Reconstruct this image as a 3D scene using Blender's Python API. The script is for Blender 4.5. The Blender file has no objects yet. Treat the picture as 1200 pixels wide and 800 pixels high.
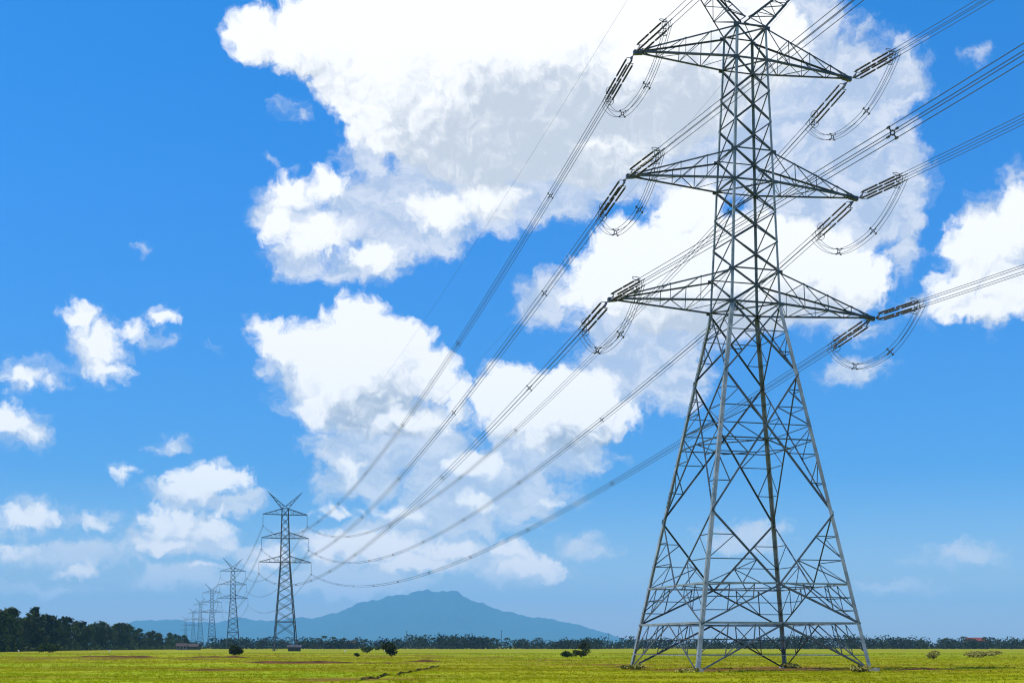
import bpy, math, random
import numpy as np

# ------------------------------------------------------------------ scene, camera, sky, sun, exposure
scene = bpy.context.scene
col = scene.collection
rad = math.radians

EYE = 2.13                                   # camera height above the field (m)
cam_data = bpy.data.cameras.new("camera")
cam_data.sensor_width = 36.0
cam_data.lens = 1502.5 * 36.0 / 1200.0       # 45 mm
cam_data.shift_y = (757.0 - 400.0) / 1200.0  # level camera, rising front: uprights stay upright
cam_data.clip_start = 0.1
cam_data.clip_end = 60000.0
cam = bpy.data.objects.new("camera", cam_data)
cam.location = (0.0, 0.0, EYE)
cam.rotation_euler = (rad(90), 0.0, 0.0)
col.objects.link(cam)
scene.camera = cam

SUN_EL, SUN_AZ = 65.0, 252.0                 # degrees; azimuth clockwise from +Y (the view): high, from the left and a little behind
SUN_DIR = (math.sin(rad(SUN_AZ)) * math.cos(rad(SUN_EL)), math.cos(rad(SUN_AZ)) * math.cos(rad(SUN_EL)), math.sin(rad(SUN_EL)))
sun_data = bpy.data.lights.new("sun", 'SUN')
sun_data.energy = 5.0
sun_data.angle = rad(0.53)
sun_data.color = (1.0, 0.955, 0.88)
sun = bpy.data.objects.new("sun", sun_data)
sun.rotation_euler = (rad(90 - SUN_EL), 0.0, rad(180 - SUN_AZ))
sun.location = (0, 0, 80)
col.objects.link(sun)

scene.view_settings.view_transform = 'Standard'
scene.view_settings.look = 'None'
scene.view_settings.exposure = 0.0
scene.view_settings.gamma = 1.0
scene.view_settings.use_curve_mapping = False
scene.render.engine = 'CYCLES'
cy = scene.cycles
cy.max_bounces = 5
cy.diffuse_bounces = 2
cy.glossy_bounces = 2
cy.transmission_bounces = 2
cy.transparent_max_bounces = 4
cy.volume_bounces = 1
cy.use_denoising = True
cy.caustics_reflective = False
cy.caustics_refractive = False
cy.use_adaptive_sampling = True
cy.adaptive_threshold = 0.01
cy.filter_width = 1.2

CUMULUS = [  # azimuth, elevation, half-width, half-height (degrees), thinness
    (0, 25.2, 9.45, 5.55, 0), (6.08, 25.23, 6.01, 4.5, 0), (-11.11, 25.03, 1.62, 1.23, 0), (-9.37, 24.97, 1.93, 1.61, 0), (-7.58, 25.32, 2.62, 2.16, 0),
    (-4.95, 23.22, 3.21, 2.89, 0), (10.56, 24.67, 2.76, 2.32, 0), (-3.05, 27.61, 7.56, 2.09, 0), (7.58, 27.44, 5.6, 1.79, 0), (3.43, 21.47, 3.42, 1.98, 0),
    (-3.24, 18.76, 1.67, 0.82, 0), (-0.95, 19.26, 1.72, 0.95, 0), (-6.64, 12.27, 3.46, 2.82, 0), (-10.48, 13.33, 1.11, 0.92, 0), (-9.45, 13.01, 1.34, 1.14, 0),
    (-7.02, 14.16, 1.35, 1.35, 0), (-6.04, 14.65, 0.64, 0.78, 0), (-4.79, 13.14, 1.51, 1.3, 0), (-3.62, 11.96, 1.59, 1.31, 0), (-2.59, 11.1, 1.07, 0.95, 0),
    (-8.33, 10.7, 1.27, 1.24, 0), (-4.95, 10.04, 2.84, 0.88, 0), (2.1, 10.37, 3.5, 1.92, 0), (-0.11, 11.36, 1.52, 1.25, 0), (1.52, 10.81, 1.68, 1.32, 0),
    (3.43, 10.94, 1.52, 1.25, 0), (5.02, 10.04, 1.14, 0.88, 0), (-0.95, 10.81, 1.14, 1.1, 0), (-7.21, 7.86, 0.75, 0.74, 0), (-1.52, 7.92, 1.6, 0.67, 0),
    (9.08, 15.95, 7.03, 2.51, 0), (3.43, 15.66, 1.6, 1.13, 0), (5.32, 16.92, 1.97, 1.53, 0), (7.77, 18.28, 1.87, 1.36, 0), (10.56, 16.99, 2.58, 1.51, 0),
    (6.08, 14.72, 2.26, 0.99, 0), (15.09, 15.52, 1.78, 1.3, 0), (20.11, 16.27, 1.68, 1.65, 0), (21.5, 17.04, 1.16, 1.46, 0), (19.09, 14.7, 1.53, 1.08, 0),
    (21.11, 14.68, 1.49, 1.33, 0), (20.44, 13.97, 2.34, 0.74, 0), (-9.89, 19.33, 1.11, 1, 0.08), (-8.52, 19.73, 1.34, 0.8, 0.1), (-10, 17.98, 1.11, 1.22, 0.1),
    (-8.63, 17.6, 1.94, 1.16, 0.2), (-3.24, 18.76, 1.75, 0.89, 0), (-6.08, 16.83, 1.88, 0.97, 0.3), (-18.58, 13.65, 1.03, 0.75, 0.12), (-17.72, 12.58, 1.25, 1.18, 0.15),
    (-17.37, 11.52, 1.04, 0.63, 0.12), (-16.39, 13.4, 0.91, 0.55, 0.2), (-15.26, 13.89, 0.85, 0.52, 0.12), (-20.71, 11.1, 1.27, 0.52, 0.2), (-21.37, 9.4, 1.19, 0.97, 0.1),
    (-20.37, 8.83, 0.8, 0.52, 0.15), (-13.47, 7.08, 2.09, 0.88, 0), (-12.21, 7.38, 0.95, 0.66, 0), (-14.73, 6.79, 0.86, 0.58, 0.15), (-14.73, 8.75, 1, 0.36, 0.3),
    (-16.67, 7.34, 0.7, 0.47, 0.3), (-15.55, 5.38, 0.92, 0.87, 0), (-14.37, 5.34, 1.07, 0.81, 0), (-13.11, 5.15, 1.3, 0.66, 0), (-12.46, 5.6, 0.36, 0.59, 0),
    (-17.72, 5.4, 0.31, 0.43, 0), (-6.08, 4.43, 2.41, 0.9, 0.05), (-8.14, 4.33, 1.57, 0.75, 0.1), (-2.86, 4.26, 1.75, 0.68, 0.1), (-4.57, 3.61, 2.84, 0.57, 0.1),
    (-10.92, 3.81, 1.32, 0.56, 0.1), (-20.78, 5.33, 1.73, 0.6, 0.05), (-17.79, 5.29, 0.83, 0.43, 0.1), (-21.11, 3.98, 1.13, 0.39, 0.2), (-15.26, 4.3, 2.13, 0.51, 0.3),
    (-18.75, 3.32, 1.71, 0.43, 0.25), (-13.83, 3.59, 1.8, 0.37, 0.3), (-7.58, 5.91, 1.5, 0.45, 0.4), (-4.95, 5.76, 1.89, 0.53, 0.3), (-1.52, 6.34, 1.9, 0.6, 0.25),
    (1.52, 6.34, 1.14, 0.45, 0.3), (0.53, 3.62, 1.83, 0.65, 0.02), (-0.08, 4.26, 0.99, 0.61, 0.05), (1.52, 3.24, 1.14, 0.46, 0.1),
]
VEIL = [  # azimuth, elevation, half-width, half-height (degrees), thinness
    (-6.46, 20.89, 1.51, 1.32, 0.1), (0, 20.34, 5.7, 2.51, 0), (-4.95, 18.58, 4.16, 2.05, 0), (-9.45, 16.7, 1.85, 1.24, 0.2), (-6.46, 16.64, 2.82, 1.11, 0.1),
    (-9.63, 18.4, 2.04, 1.69, 0.2), (-4.95, 17.9, 3.03, 1.38, 0.15), (-9.82, 22.51, 1.04, 0.51, 0.45), (3.81, 20.63, 4.17, 2, 0), (7.58, 20.84, 3.37, 1.98, 0),
    (11.29, 22.26, 4.03, 3.84, 0), (14.19, 22.03, 3.22, 3.33, 0), (16.67, 23.04, 1.57, 1.7, 0.1), (17.02, 20.16, 1.39, 2.25, 0.3), (14.19, 18.78, 3.94, 2.65, 0),
    (12.39, 24.99, 2.55, 1.84, 0), (15.62, 24.68, 1.41, 0.91, 0.35), (13.47, 26.4, 1.44, 1.19, 0), (1.52, 15.15, 1.9, 1.42, 0.2), (6.08, 13.65, 4.14, 1.79, 0),
    (11.29, 14.53, 5.12, 1.33, 0), (15.26, 13.61, 1.77, 0.87, 0.3), (17.02, 17.22, 1.05, 2.66, 0.3), (4.57, 11.88, 2.65, 1.82, 0.1), (7.21, 12.18, 2.44, 1.99, 0.1),
    (3.81, 8.94, 1.52, 0.82, 0.3), (5.13, 8.37, 0.83, 0.45, 0.3), (-8.7, 11.78, 2.23, 2.17, 0), (-5.32, 8.93, 4.15, 1.67, 0), (-1.52, 7.47, 3.81, 1.69, 0),
    (-6.46, 7.42, 2.63, 1.49, 0.05), (1.91, 8.96, 3.04, 1.86, 0), (-3.05, 6.33, 3.42, 1.13, 0.35), (0.76, 6.34, 3.43, 0.94, 0.4), (20.78, 15.87, 2, 2.97, 0.1),
    (21.44, 18.72, 0.99, 1.27, 0.4), (20.11, 23.54, 1.34, 0.75, 0.5), (14.91, 11.7, 2.14, 0.78, 0.05), (17.72, 14.13, 1.38, 1.02, 0.4), (-18.06, 12.56, 1.72, 1.73, 0.25),
    (-15.79, 12.88, 1.41, 0.7, 0.35), (-20.44, 11.01, 1.67, 0.69, 0.2), (-21.11, 8.89, 1.66, 1.04, 0.2), (-13.47, 6.35, 2.88, 0.92, 0.1), (-14.73, 4.67, 3.21, 0.92, 0.1),
    (-18.41, 5.3, 1.72, 0.65, 0.3), (-20.78, 5.3, 2, 0.78, 0.1), (-14.91, 8.67, 1.42, 0.5, 0.2), (-6.08, 4.43, 4.14, 1.21, 0.1), (-11.29, 3.99, 2.2, 0.89, 0.3),
    (-3.05, 4.07, 3.42, 1.06, 0.15), (0.38, 3.5, 2.67, 0.99, 0.1), (-7.58, 2.91, 5.23, 0.98, 0.3), (3.05, 4.45, 2.28, 0.91, 0.5), (-19.09, 3.85, 4.08, 0.93, 0.4),
    (-14.19, 3.03, 3.94, 0.88, 0.45), (-19.77, 2.4, 3.04, 0.64, 0.45), (19.43, 3.84, 3.39, 1.07, 0.8), (16.67, 2.45, 3.5, 0.73, 0.7), (10.19, 4.76, 3.32, 1.49, 0.85),
    (-3.05, 5.58, 4.55, 1.13, 0.4), (10.56, 2.51, 2.21, 0.67, 0.5), (-15.97, 16.64, 0.49, 0.27, 0.4), (-11.58, 13.88, 0.44, 0.49, 0.3), (-9.45, 22.37, 0.82, 0.71, 0.35),
    (-10.48, 20.42, 0.37, 0.2, 0.3), (-13.19, 12.74, 0.43, 0.28, 0.4),
]


world = bpy.data.worlds.new("World")
scene.world = world
world.use_nodes = True
world.cycles.sampling_method = 'MANUAL'
world.cycles.sample_map_resolution = 256


class Nodes:
    """Small helper that adds nodes to a tree and wires their inputs."""
    def __init__(self, tree):
        self.t = tree
        tree.nodes.clear()

    def new(self, kind, ins=None, **props):
        n = self.t.nodes.new(kind)
        for k, v in props.items():
            setattr(n, k, v)
        for k, v in (ins or {}).items():
            s = n.inputs[k]
            if isinstance(v, bpy.types.NodeSocket):
                self.t.links.new(v, s)
            else:
                s.default_value = v
        return n

    def math(self, op, a, b=0.0, c=0.0, clamp=False):
        return self.new('ShaderNodeMath', {0: a, 1: b, 2: c}, operation=op, use_clamp=clamp).outputs[0]

    def vec(self, op, a, b=(0, 0, 0), c=(0, 0, 0)):
        n = self.new('ShaderNodeVectorMath', {0: a, 1: b}, operation=op)
        if op == 'MULTIPLY_ADD':
            s = n.inputs[2]
            if isinstance(c, bpy.types.NodeSocket):
                self.t.links.new(c, s)
            else:
                s.default_value = c
        return n.outputs['Value'] if op in ('LENGTH', 'DOT_PRODUCT') else n.outputs['Vector']

    def step(self, x, lo, hi, smooth=True):
        return self.new('ShaderNodeMapRange', {'Value': x, 'From Min': lo, 'From Max': hi}, interpolation_type='SMOOTHSTEP' if smooth else 'LINEAR').outputs['Result']

    def mix(self, f, a, b, blend='MIX'):
        n = self.new('ShaderNodeMix', data_type='RGBA', blend_type=blend)
        for k, v in ((0, f), (6, a), (7, b)):
            if isinstance(v, bpy.types.NodeSocket):
                self.t.links.new(v, n.inputs[k])
            else:
                n.inputs[k].default_value = v
        return n.outputs[2]

    def noise(self, v, scale, detail=4.0, rough=0.5, dim='3D', out='Fac', dist=0.0):
        return self.new('ShaderNodeTexNoise', {'Vector': v, 'Scale': scale, 'Detail': detail, 'Roughness': rough, 'Distortion': dist}, noise_dimensions=dim).outputs[out]


def field_group(name, blobs, join):
    """A node group: (azimuth, elevation) -> degrees inside the outline of a cloud, negative outside."""
    g = bpy.data.node_groups.new(name, 'ShaderNodeTree')
    g.interface.new_socket('Vector', in_out='INPUT', socket_type='NodeSocketVector')
    g.interface.new_socket('Value', in_out='OUTPUT', socket_type='NodeSocketFloat')
    k = Nodes(g)
    src = k.new('NodeGroupInput').outputs[0]
    d = None
    for (az, el, w, h, thin) in blobs:
        e = k.vec('LENGTH', k.vec('MULTIPLY_ADD', src, (1 / w, 1 / h, 0), (-az / w, -el / h, 0)))
        r = math.sqrt(w * h)                       # degrees inside the outline
        e = k.math('MULTIPLY_ADD', e, r, thin * min(1.0, r) - r)
        d = e if d is None else k.math('SMOOTH_MIN', d, e, join)
    k.t.links.new(k.math('MULTIPLY', d, -1.0), k.new('NodeGroupOutput').inputs[0])
    return g


w = Nodes(world.node_tree)
out = w.new('ShaderNodeOutputWorld')
direction = w.vec('NORMALIZE', w.new('ShaderNodeTexCoord').outputs['Generated'])
sep = w.new('ShaderNodeSeparateXYZ', {0: direction})
DEG = 180.0 / math.pi
azim = w.math('MULTIPLY', w.math('ARCTAN2', sep.outputs[0], sep.outputs[1]), DEG)
elev = w.math('MULTIPLY', w.math('ARCSINE', sep.outputs[2]), DEG)
sky_pos = w.new('ShaderNodeCombineXYZ', {0: azim, 1: elev, 2: 0.0}).outputs[0]
cumulus = field_group('cumulus_field', CUMULUS, 0.22)
veil = field_group('veil_field', VEIL, 0.35)


def warped(p):
    big = w.vec('SUBTRACT', w.noise(p, 0.42, 2.0, 0.5, '2D', 'Color'), (0.5, 0.5, 0.5))
    small = w.vec('SUBTRACT', w.noise(p, 1.7, 3.0, 0.55, '2D', 'Color'), (0.5, 0.5, 0.5))
    return w.vec('MULTIPLY_ADD', small, (0.6, 0.6, 0.0), w.vec('MULTIPLY_ADD', big, (1.6, 1.3, 0.0), p))


def field_at(q):
    n = w.new('ShaderNodeGroup', {}, node_tree=cumulus)
    w.t.links.new(q, n.inputs[0])
    return n.outputs[0]


def puffs(q):
    puff = w.new('ShaderNodeTexVoronoi', {'Vector': q, 'Scale': 1.15, 'Detail': 3.0, 'Roughness': 0.55, 'Smoothness': 0.6}, voronoi_dimensions='2D', feature='SMOOTH_F1').outputs['Distance']
    fine = w.noise(q, 2.2, 7.0, 0.62, '2D')
    return w.math('ADD', w.math('MULTIPLY', w.math('SUBTRACT', 0.42, puff), 0.55), w.math('MULTIPLY', w.math('SUBTRACT', fine, 0.5), 0.80))


q0 = warped(sky_pos)
base0 = field_at(q0)
puff0 = puffs(q0)
dens0 = w.math('ADD', w.math('MULTIPLY_ADD', base0, 1.35, 0.14), puff0)
lit = (-0.26, 0.50, 0.0)                       # towards the sun, as seen across the sky
base1 = field_at(w.vec('ADD', q0, lit))
puff1 = puffs(w.vec('ADD', q0, (-0.14, 0.26, 0.0)))
base2 = field_at(w.vec('ADD', q0, (-0.5, 1.7, 0.0)))

# the thin ragged cloud between and under the heaps
vq = w.vec('MULTIPLY_ADD', w.vec('SUBTRACT', w.noise(sky_pos, 0.5, 4.0, 0.6, '2D', 'Color'), (0.5, 0.5, 0.5)), (2.6, 1.8, 0.0), sky_pos)
veil_field = w.new('ShaderNodeGroup', {}, node_tree=veil)
w.t.links.new(vq, veil_field.inputs[0])
veil_noise = w.noise(w.vec('MULTIPLY', vq, (0.8, 1.2, 1.0)), 0.9, 8.0, 0.6, '2D')
veil_dens = w.math('ADD', veil_field.outputs[0], w.math('MULTIPLY', w.math('SUBTRACT', veil_noise, 0.52), 1.6))
veil_alpha = w.math('MULTIPLY', w.step(veil_dens, -0.20, 0.85), 0.82)

cum_alpha = w.step(dens0, -0.24, 0.62)
# light and shade inside the clouds: how much more cloud lies towards the sun
relief = w.math('ADD', w.math('MULTIPLY', w.math('SUBTRACT', base1, base0), 0.50), w.math('MULTIPLY', w.math('SUBTRACT', puff1, puff0), 0.78))
bulk = w.math('MULTIPLY', w.math('SUBTRACT', base2, base0), 0.27)
drift = w.math('MULTIPLY', w.math('SUBTRACT', w.noise(q0, 0.55, 4.0, 0.55, '2D'), 0.5), 1.15)
shade = w.step(w.math('ADD', w.math('ADD', relief, bulk), drift), -0.14, 1.0)
white = w.mix(w.step(elev, 1.0, 7.0), (1.40, 1.22, 1.10, 1), (1.12, 1.12, 1.12, 1))
grey = w.mix(w.step(elev, 7.0, 16.0), (0.38, 0.48, 0.63, 1), (0.64, 0.70, 0.79, 1))
cum_col = w.mix(shade, white, grey)
veil_col = w.mix(w.step(veil_noise, 0.35, 0.7), (0.60, 0.69, 0.83, 1), (0.92, 0.94, 0.98, 1))
veil_col = w.mix(w.step(elev, 2.0, 8.0), (0.95, 0.93, 0.96, 1), veil_col)

alpha = w.math('SUBTRACT', 1.0, w.math('MULTIPLY', w.math('SUBTRACT', 1.0, cum_alpha), w.math('SUBTRACT', 1.0, veil_alpha)))
cloud_col = w.mix(w.math('DIVIDE', cum_alpha, w.math('MAXIMUM', alpha, 0.001)), veil_col, cum_col)

sky = w.new('ShaderNodeTexSky', sky_type='NISHITA')
sky.sun_disc = False
sky.sun_elevation = rad(SUN_EL)
sky.sun_rotation = rad(SUN_AZ)
sky.altitude = 0.0
sky.air_density = 1.0
sky.dust_density = 0.6
sky.ozone_density = 3.0
ramp = w.new('ShaderNodeValToRGB', {0: w.math('DIVIDE', elev, 30.0, clamp=True)})
ramp.color_ramp.elements[0].position = 0.0
ramp.color_ramp.elements[0].color = (0.66, 0.52, 0.60, 1)
ramp.color_ramp.elements[1].position = 0.95
ramp.color_ramp.elements[1].color = (0.19, 0.69, 0.86, 1)
for pos, c in ((0.25, (0.205, 0.415, 0.62, 1)), (0.62, (0.255, 0.60, 0.80, 1))):
    ramp.color_ramp.elements.new(pos).color = c
sky_col = w.mix(1.0, w.new('ShaderNodeHueSaturation', {'Saturation': 1.35, 'Value': 1.6, 'Color': sky.outputs[0]}).outputs[0], ramp.outputs[0], 'MULTIPLY')
bg_sky = w.new('ShaderNodeBackground', {'Color': sky_col, 'Strength': 0.15})
bg_cloud = w.new('ShaderNodeBackground', {'Color': cloud_col, 'Strength': 1.0})
mixed = w.new('ShaderNodeMixShader', {0: alpha, 1: bg_sky.outputs[0], 2: bg_cloud.outputs[0]})
w.t.links.new(mixed.outputs[0], out.inputs['Surface'])

# ------------------------------------------------------------------ helpers
rng = random.Random(11)
V = np.array


class MB:
    """Collects vertices and faces and links them as ONE mesh object."""
    def __init__(self):
        self.v, self.f = [], []

    def add(self, verts, faces):
        o = len(self.v)
        self.v.extend([tuple(map(float, p)) for p in verts])
        self.f.extend([tuple(i + o for i in f) for f in faces])

    def angle(self, p, q, width, u, v, thick=None):
        """A steel angle (L section) from p to q; its two flanges lie along u and v."""
        p, q = V(p, float), V(q, float)
        d = q - p
        n = np.linalg.norm(d)
        if n < 1e-4:
            return
        d /= n
        u = V(u, float) - d * np.dot(d, u)
        u /= max(np.linalg.norm(u), 1e-6)
        x = np.cross(d, u)
        v = x if np.dot(x, v) >= 0 else -x
        t = thick or max(0.016, width * 0.12)
        prof = [(0, 0), (width, 0), (width, t), (t, t), (t, width), (0, width)]
        ring = [p + u * a + v * b for a, b in prof] + [q + u * a + v * b for a, b in prof]
        fs = [(i, (i + 1) % 6, (i + 1) % 6 + 6, i + 6) for i in range(6)]
        fs += [(5, 4, 3, 2, 1, 0), (6, 7, 8, 9, 10, 11)]
        if np.dot(np.cross(u, v), d) < 0:
            fs = [tuple(reversed(f)) for f in fs]
        self.add(ring, fs)

    def bar(self, p, q, r, sides=6):
        self.tube([p, q], r, sides)

    def tube(self, pts, r, sides=6, cap=True):
        pts = [V(p, float) for p in pts]
        n = len(pts)
        rs = r if isinstance(r, (list, tuple)) else [r] * n
        t0 = pts[1] - pts[0]
        up = V((0, 0, 1.0)) if abs(t0[2]) < 0.9 * np.linalg.norm(t0) else V((1.0, 0, 0))
        verts = []
        for i, p in enumerate(pts):
            t = pts[min(i + 1, n - 1)] - pts[max(i - 1, 0)]
            t = t / max(np.linalg.norm(t), 1e-9)
            a = np.cross(t, up)
            a /= max(np.linalg.norm(a), 1e-9)
            b = np.cross(a, t)
            for k in range(sides):
                c = 2 * math.pi * k / sides
                verts.append(p + (a * math.cos(c) + b * math.sin(c)) * rs[i])
        fs = [(i * sides + k, i * sides + (k + 1) % sides, (i + 1) * sides + (k + 1) % sides, (i + 1) * sides + k) for i in range(n - 1) for k in range(sides)]
        if cap:
            fs += [tuple(reversed(range(sides))), tuple((n - 1) * sides + k for k in range(sides))]
        self.add(verts, fs)

    def ring(self, c, n, R, r, seg=18, sides=6):
        c, n = V(c, float), V(n, float)
        n /= np.linalg.norm(n)
        a = np.cross(n, (0, 0, 1.0) if abs(n[2]) < 0.9 else (1.0, 0, 0))
        a /= np.linalg.norm(a)
        b = np.cross(n, a)
        verts, fs = [], []
        for i in range(seg):
            t = 2 * math.pi * i / seg
            e = a * math.cos(t) + b * math.sin(t)
            for k in range(sides):
                s = 2 * math.pi * k / sides
                verts.append(c + e * (R + r * math.cos(s)) + n * (r * math.sin(s)))
        for i in range(seg):
            for k in range(sides):
                fs.append((i * sides + k, ((i + 1) % seg) * sides + k, ((i + 1) % seg) * sides + (k + 1) % sides, i * sides + (k + 1) % sides))
        self.add(verts, fs)

    def plate(self, corners, n, t):
        """A flat plate: polygon corners extruded by t along n."""
        n = V(n, float) / np.linalg.norm(n)
        c = [V(p, float) for p in corners]
        k = len(c)
        self.add([p - n * t / 2 for p in c] + [p + n * t / 2 for p in c],
                 [tuple(reversed(range(k))), tuple(range(k, 2 * k))] + [(i, (i + 1) % k, (i + 1) % k + k, i + k) for i in range(k)])

    def box(self, lo, hi):
        x0, y0, z0 = lo
        x1, y1, z1 = hi
        self.add([(x0, y0, z0), (x1, y0, z0), (x1, y1, z0), (x0, y1, z0), (x0, y0, z1), (x1, y0, z1), (x1, y1, z1), (x0, y1, z1)],
                 [(3, 2, 1, 0), (4, 5, 6, 7), (0, 1, 5, 4), (1, 2, 6, 5), (2, 3, 7, 6), (3, 0, 4, 7)])

    def build(self, name, material, parent=None, smooth=False):
        me = bpy.data.meshes.new(name)
        me.from_pydata(self.v, [], self.f)
        if smooth:
            me.polygons.foreach_set('use_smooth', [True] * len(me.polygons))
        me.materials.append(material)
        me.update()
        o = bpy.data.objects.new(name, me)
        o.parent = parent
        col.objects.link(o)
        return o


def tag(o, label=None, cat=None, group=None, kind=None):
    for k, v in (('label', label), ('category', cat), ('group', group), ('kind', kind)):
        if v:
            o[k] = v
    return o


def empty(name, loc, rz=0.0):
    o = bpy.data.objects.new(name, None)
    o.location = loc
    o.rotation_euler = (0, 0, rz)
    o.empty_display_size = 0.5
    col.objects.link(o)
    return o


def copy_tree(o, parent=None):
    c = o.copy()
    col.objects.link(c)
    c.parent = parent
    for ch in list(o.children):
        copy_tree(ch, c)
    return c


def material(name, build):
    m = bpy.data.materials.new(name)
    m.use_nodes = True
    k = Nodes(m.node_tree)
    b = k.new('ShaderNodeBsdfPrincipled')
    k.t.links.new(b.outputs[0], k.new('ShaderNodeOutputMaterial').inputs['Surface'])
    build(k, b)
    return m


def link_in(k, node, name, v):
    if isinstance(v, bpy.types.NodeSocket):
        k.t.links.new(v, node.inputs[name])
    else:
        node.inputs[name].default_value = v


def simple(name, c1, c2, scale, rough, metal=0.0, spec=0.5):
    def f(k, b):
        p = k.new('ShaderNodeTexCoord').outputs['Object']
        n = k.noise(p, scale, 5.0, 0.6)
        link_in(k, b, 'Base Color', k.mix(k.step(n, 0.3, 0.7), (*c1, 1), (*c2, 1)))
        b.inputs['Roughness'].default_value = rough
        b.inputs['Metallic'].default_value = metal
        b.inputs['Specular IOR Level'].default_value = spec
    return material(name, f)


def steel(k, b):
    p = k.new('ShaderNodeTexCoord').outputs['Object']
    n = k.noise(p, 0.9, 6.0, 0.65)
    s = k.noise(k.vec('MULTIPLY', p, (6, 6, 0.6)), 1.0, 4.0, 0.6)
    c = k.mix(k.step(n, 0.3, 0.7), (0.20, 0.215, 0.205, 1), (0.42, 0.43, 0.41, 1))
    c = k.mix(k.math('MULTIPLY', k.step(s, 0.60, 0.78), 0.45), c, (0.20, 0.13, 0.075, 1))
    link_in(k, b, 'Base Color', c)
    link_in(k, b, 'Roughness', k.math('MULTIPLY_ADD', n, 0.25, 0.45))
    b.inputs['Metallic'].default_value = 0.35


M_STEEL = material('galvanised_steel', steel)
M_BRACE = simple('shaded_bracing_steel', (0.045, 0.055, 0.06), (0.10, 0.112, 0.115), 0.8, 0.6, 0.15)  # same pylon steel, darkened: the shade on the unlit braces is in the colour
M_FAR_STEEL = simple('far_galvanised_steel', (0.035, 0.045, 0.05), (0.075, 0.085, 0.09), 0.3, 0.65, 0.15)
M_FITTING = simple('fitting_steel', (0.06, 0.065, 0.07), (0.13, 0.135, 0.14), 3.0, 0.5, 0.5)
M_DISC = simple('insulator_glaze', (0.018, 0.014, 0.014), (0.035, 0.024, 0.02), 4.0, 0.25)
M_WIRE = simple('aluminium_wire', (0.045, 0.05, 0.055), (0.08, 0.085, 0.09), 0.5, 0.6, 0.2)

# ------------------------------------------------------------------ ground, hills, haze
SOIL = [(-23, 160, 13, 3.2), (-34, 176, 9, 2.5), (-10, 82, 4.5, 4), (-27, 114, 5, 2.2), (-62, 205, 24, 6), (-52, 246, 22, 5), (-96, 250, 26, 6),
        (-36, 250, 12, 4), (11.5, 150, 9, 4), (23, 118, 11, 8), (30, 128, 9, 6), (16, 112, 5, 3), (-1.5, 96, 6, 1.0), (-14, 260, 18, 5), (-40, 300, 26, 8), (-15, 172, 8, 2.0), (-75, 225, 20, 7), (4, 190, 8, 4), (-5, 215, 14, 4)]
LUSH = [(10, 330, 60, 40), (-20, 520, 120, 60), (70, 300, 40, 50), (140, 420, 70, 60), (-110, 330, 40, 30), (-28, 92, 24, 16), (-48, 140, 26, 18), (10, 230, 20, 16), (28, 260, 26, 20)]


def soft_spots(k, p, spots, edge):
    d = None
    for (x, y, a, b_) in spots:
        e = k.vec('LENGTH', k.vec('MULTIPLY_ADD', p, (1 / a, 1 / b_, 0), (-x / a, -y / b_, 0)))
        d = e if d is None else k.math('MINIMUM', d, e)
    n = k.noise(p, 0.22, 5.0, 0.65)
    return k.step(k.math('ADD', d, k.math('MULTIPLY', k.math('SUBTRACT', n, 0.5), 1.5)), 1.0 + edge, 1.0 - edge)


def field_colour(k, p):
    n1 = k.noise(p, 0.035, 5.0, 0.6)
    n2 = k.noise(k.vec('MULTIPLY', p, (0.35, 1.0, 1.0)), 0.16, 6.0, 0.65)
    n3 = k.noise(p, 3.0, 3.0, 0.6)
    c = k.mix(k.step(n1, 0.35, 0.65), (0.195, 0.205, 0.002, 1), (0.275, 0.280, 0.003, 1))
    c = k.mix(k.math('MULTIPLY', k.step(n2, 0.54, 0.70), 0.7), c, (0.330, 0.265, 0.010, 1))
    c = k.mix(k.math('MULTIPLY', k.step(n2, 0.45, 0.30), 0.55), c, (0.130, 0.115, 0.003, 1))
    c = k.mix(k.math('MULTIPLY', soft_spots(k, p, LUSH, 0.35), 0.6), c, (0.200, 0.285, 0.004, 1))
    n4 = k.noise(k.vec('MULTIPLY', p, (0.012, 0.055, 1.0)), 1.0, 5.0, 0.62)      # long strips of drier, browner growth
    c = k.mix(k.math('MULTIPLY', k.step(n4, 0.47, 0.56), 0.62), c, (0.200, 0.150, 0.004, 1))
    c = k.mix(k.math('MULTIPLY', k.step(n4, 0.44, 0.36), 0.45), c, (0.360, 0.330, 0.020, 1))
    c = k.mix(k.math('MULTIPLY', soft_spots(k, p, SOIL, 0.25), 0.85), c, (0.150, 0.065, 0.014, 1))
    return c, n2, n3


def field(k, b):
    p = k.new('ShaderNodeTexCoord').outputs['Object']
    c, n2, n3 = field_colour(k, p)
    c = k.mix(k.math('MULTIPLY', k.step(n3, 0.55, 0.75), 0.25), c, (0.14, 0.125, 0.004, 1))
    link_in(k, b, 'Base Color', c)
    b.inputs['Roughness'].default_value = 0.95
    b.inputs['Specular IOR Level'].default_value = 0.05
    bump = k.new('ShaderNodeBump', {'Height': k.math('ADD', n3, n2), 'Strength': 0.5, 'Distance': 0.12})
    k.t.links.new(bump.outputs[0], b.inputs['Normal'])


def grass_blades(k, b):
    p = k.new('ShaderNodeTexCoord').outputs['Object']
    c, n2, n3 = field_colour(k, p)
    link_in(k, b, 'Base Color', k.mix(0.30, c, (0.42, 0.41, 0.004, 1)))
    b.inputs['Roughness'].default_value = 0.9
    b.inputs['Specular IOR Level'].default_value = 0.05
    # thin blades let some of the light through
    tr = k.new('ShaderNodeBsdfTranslucent', {'Color': k.mix(0.30, c, (0.40, 0.42, 0.004, 1))})
    o = next(n for n in k.t.nodes if n.type == 'OUTPUT_MATERIAL')
    k.t.links.new(k.new('ShaderNodeMixShader', {0: 0.45, 1: b.outputs[0], 2: tr.outputs[0]}).outputs[0], o.inputs['Surface'])


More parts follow.
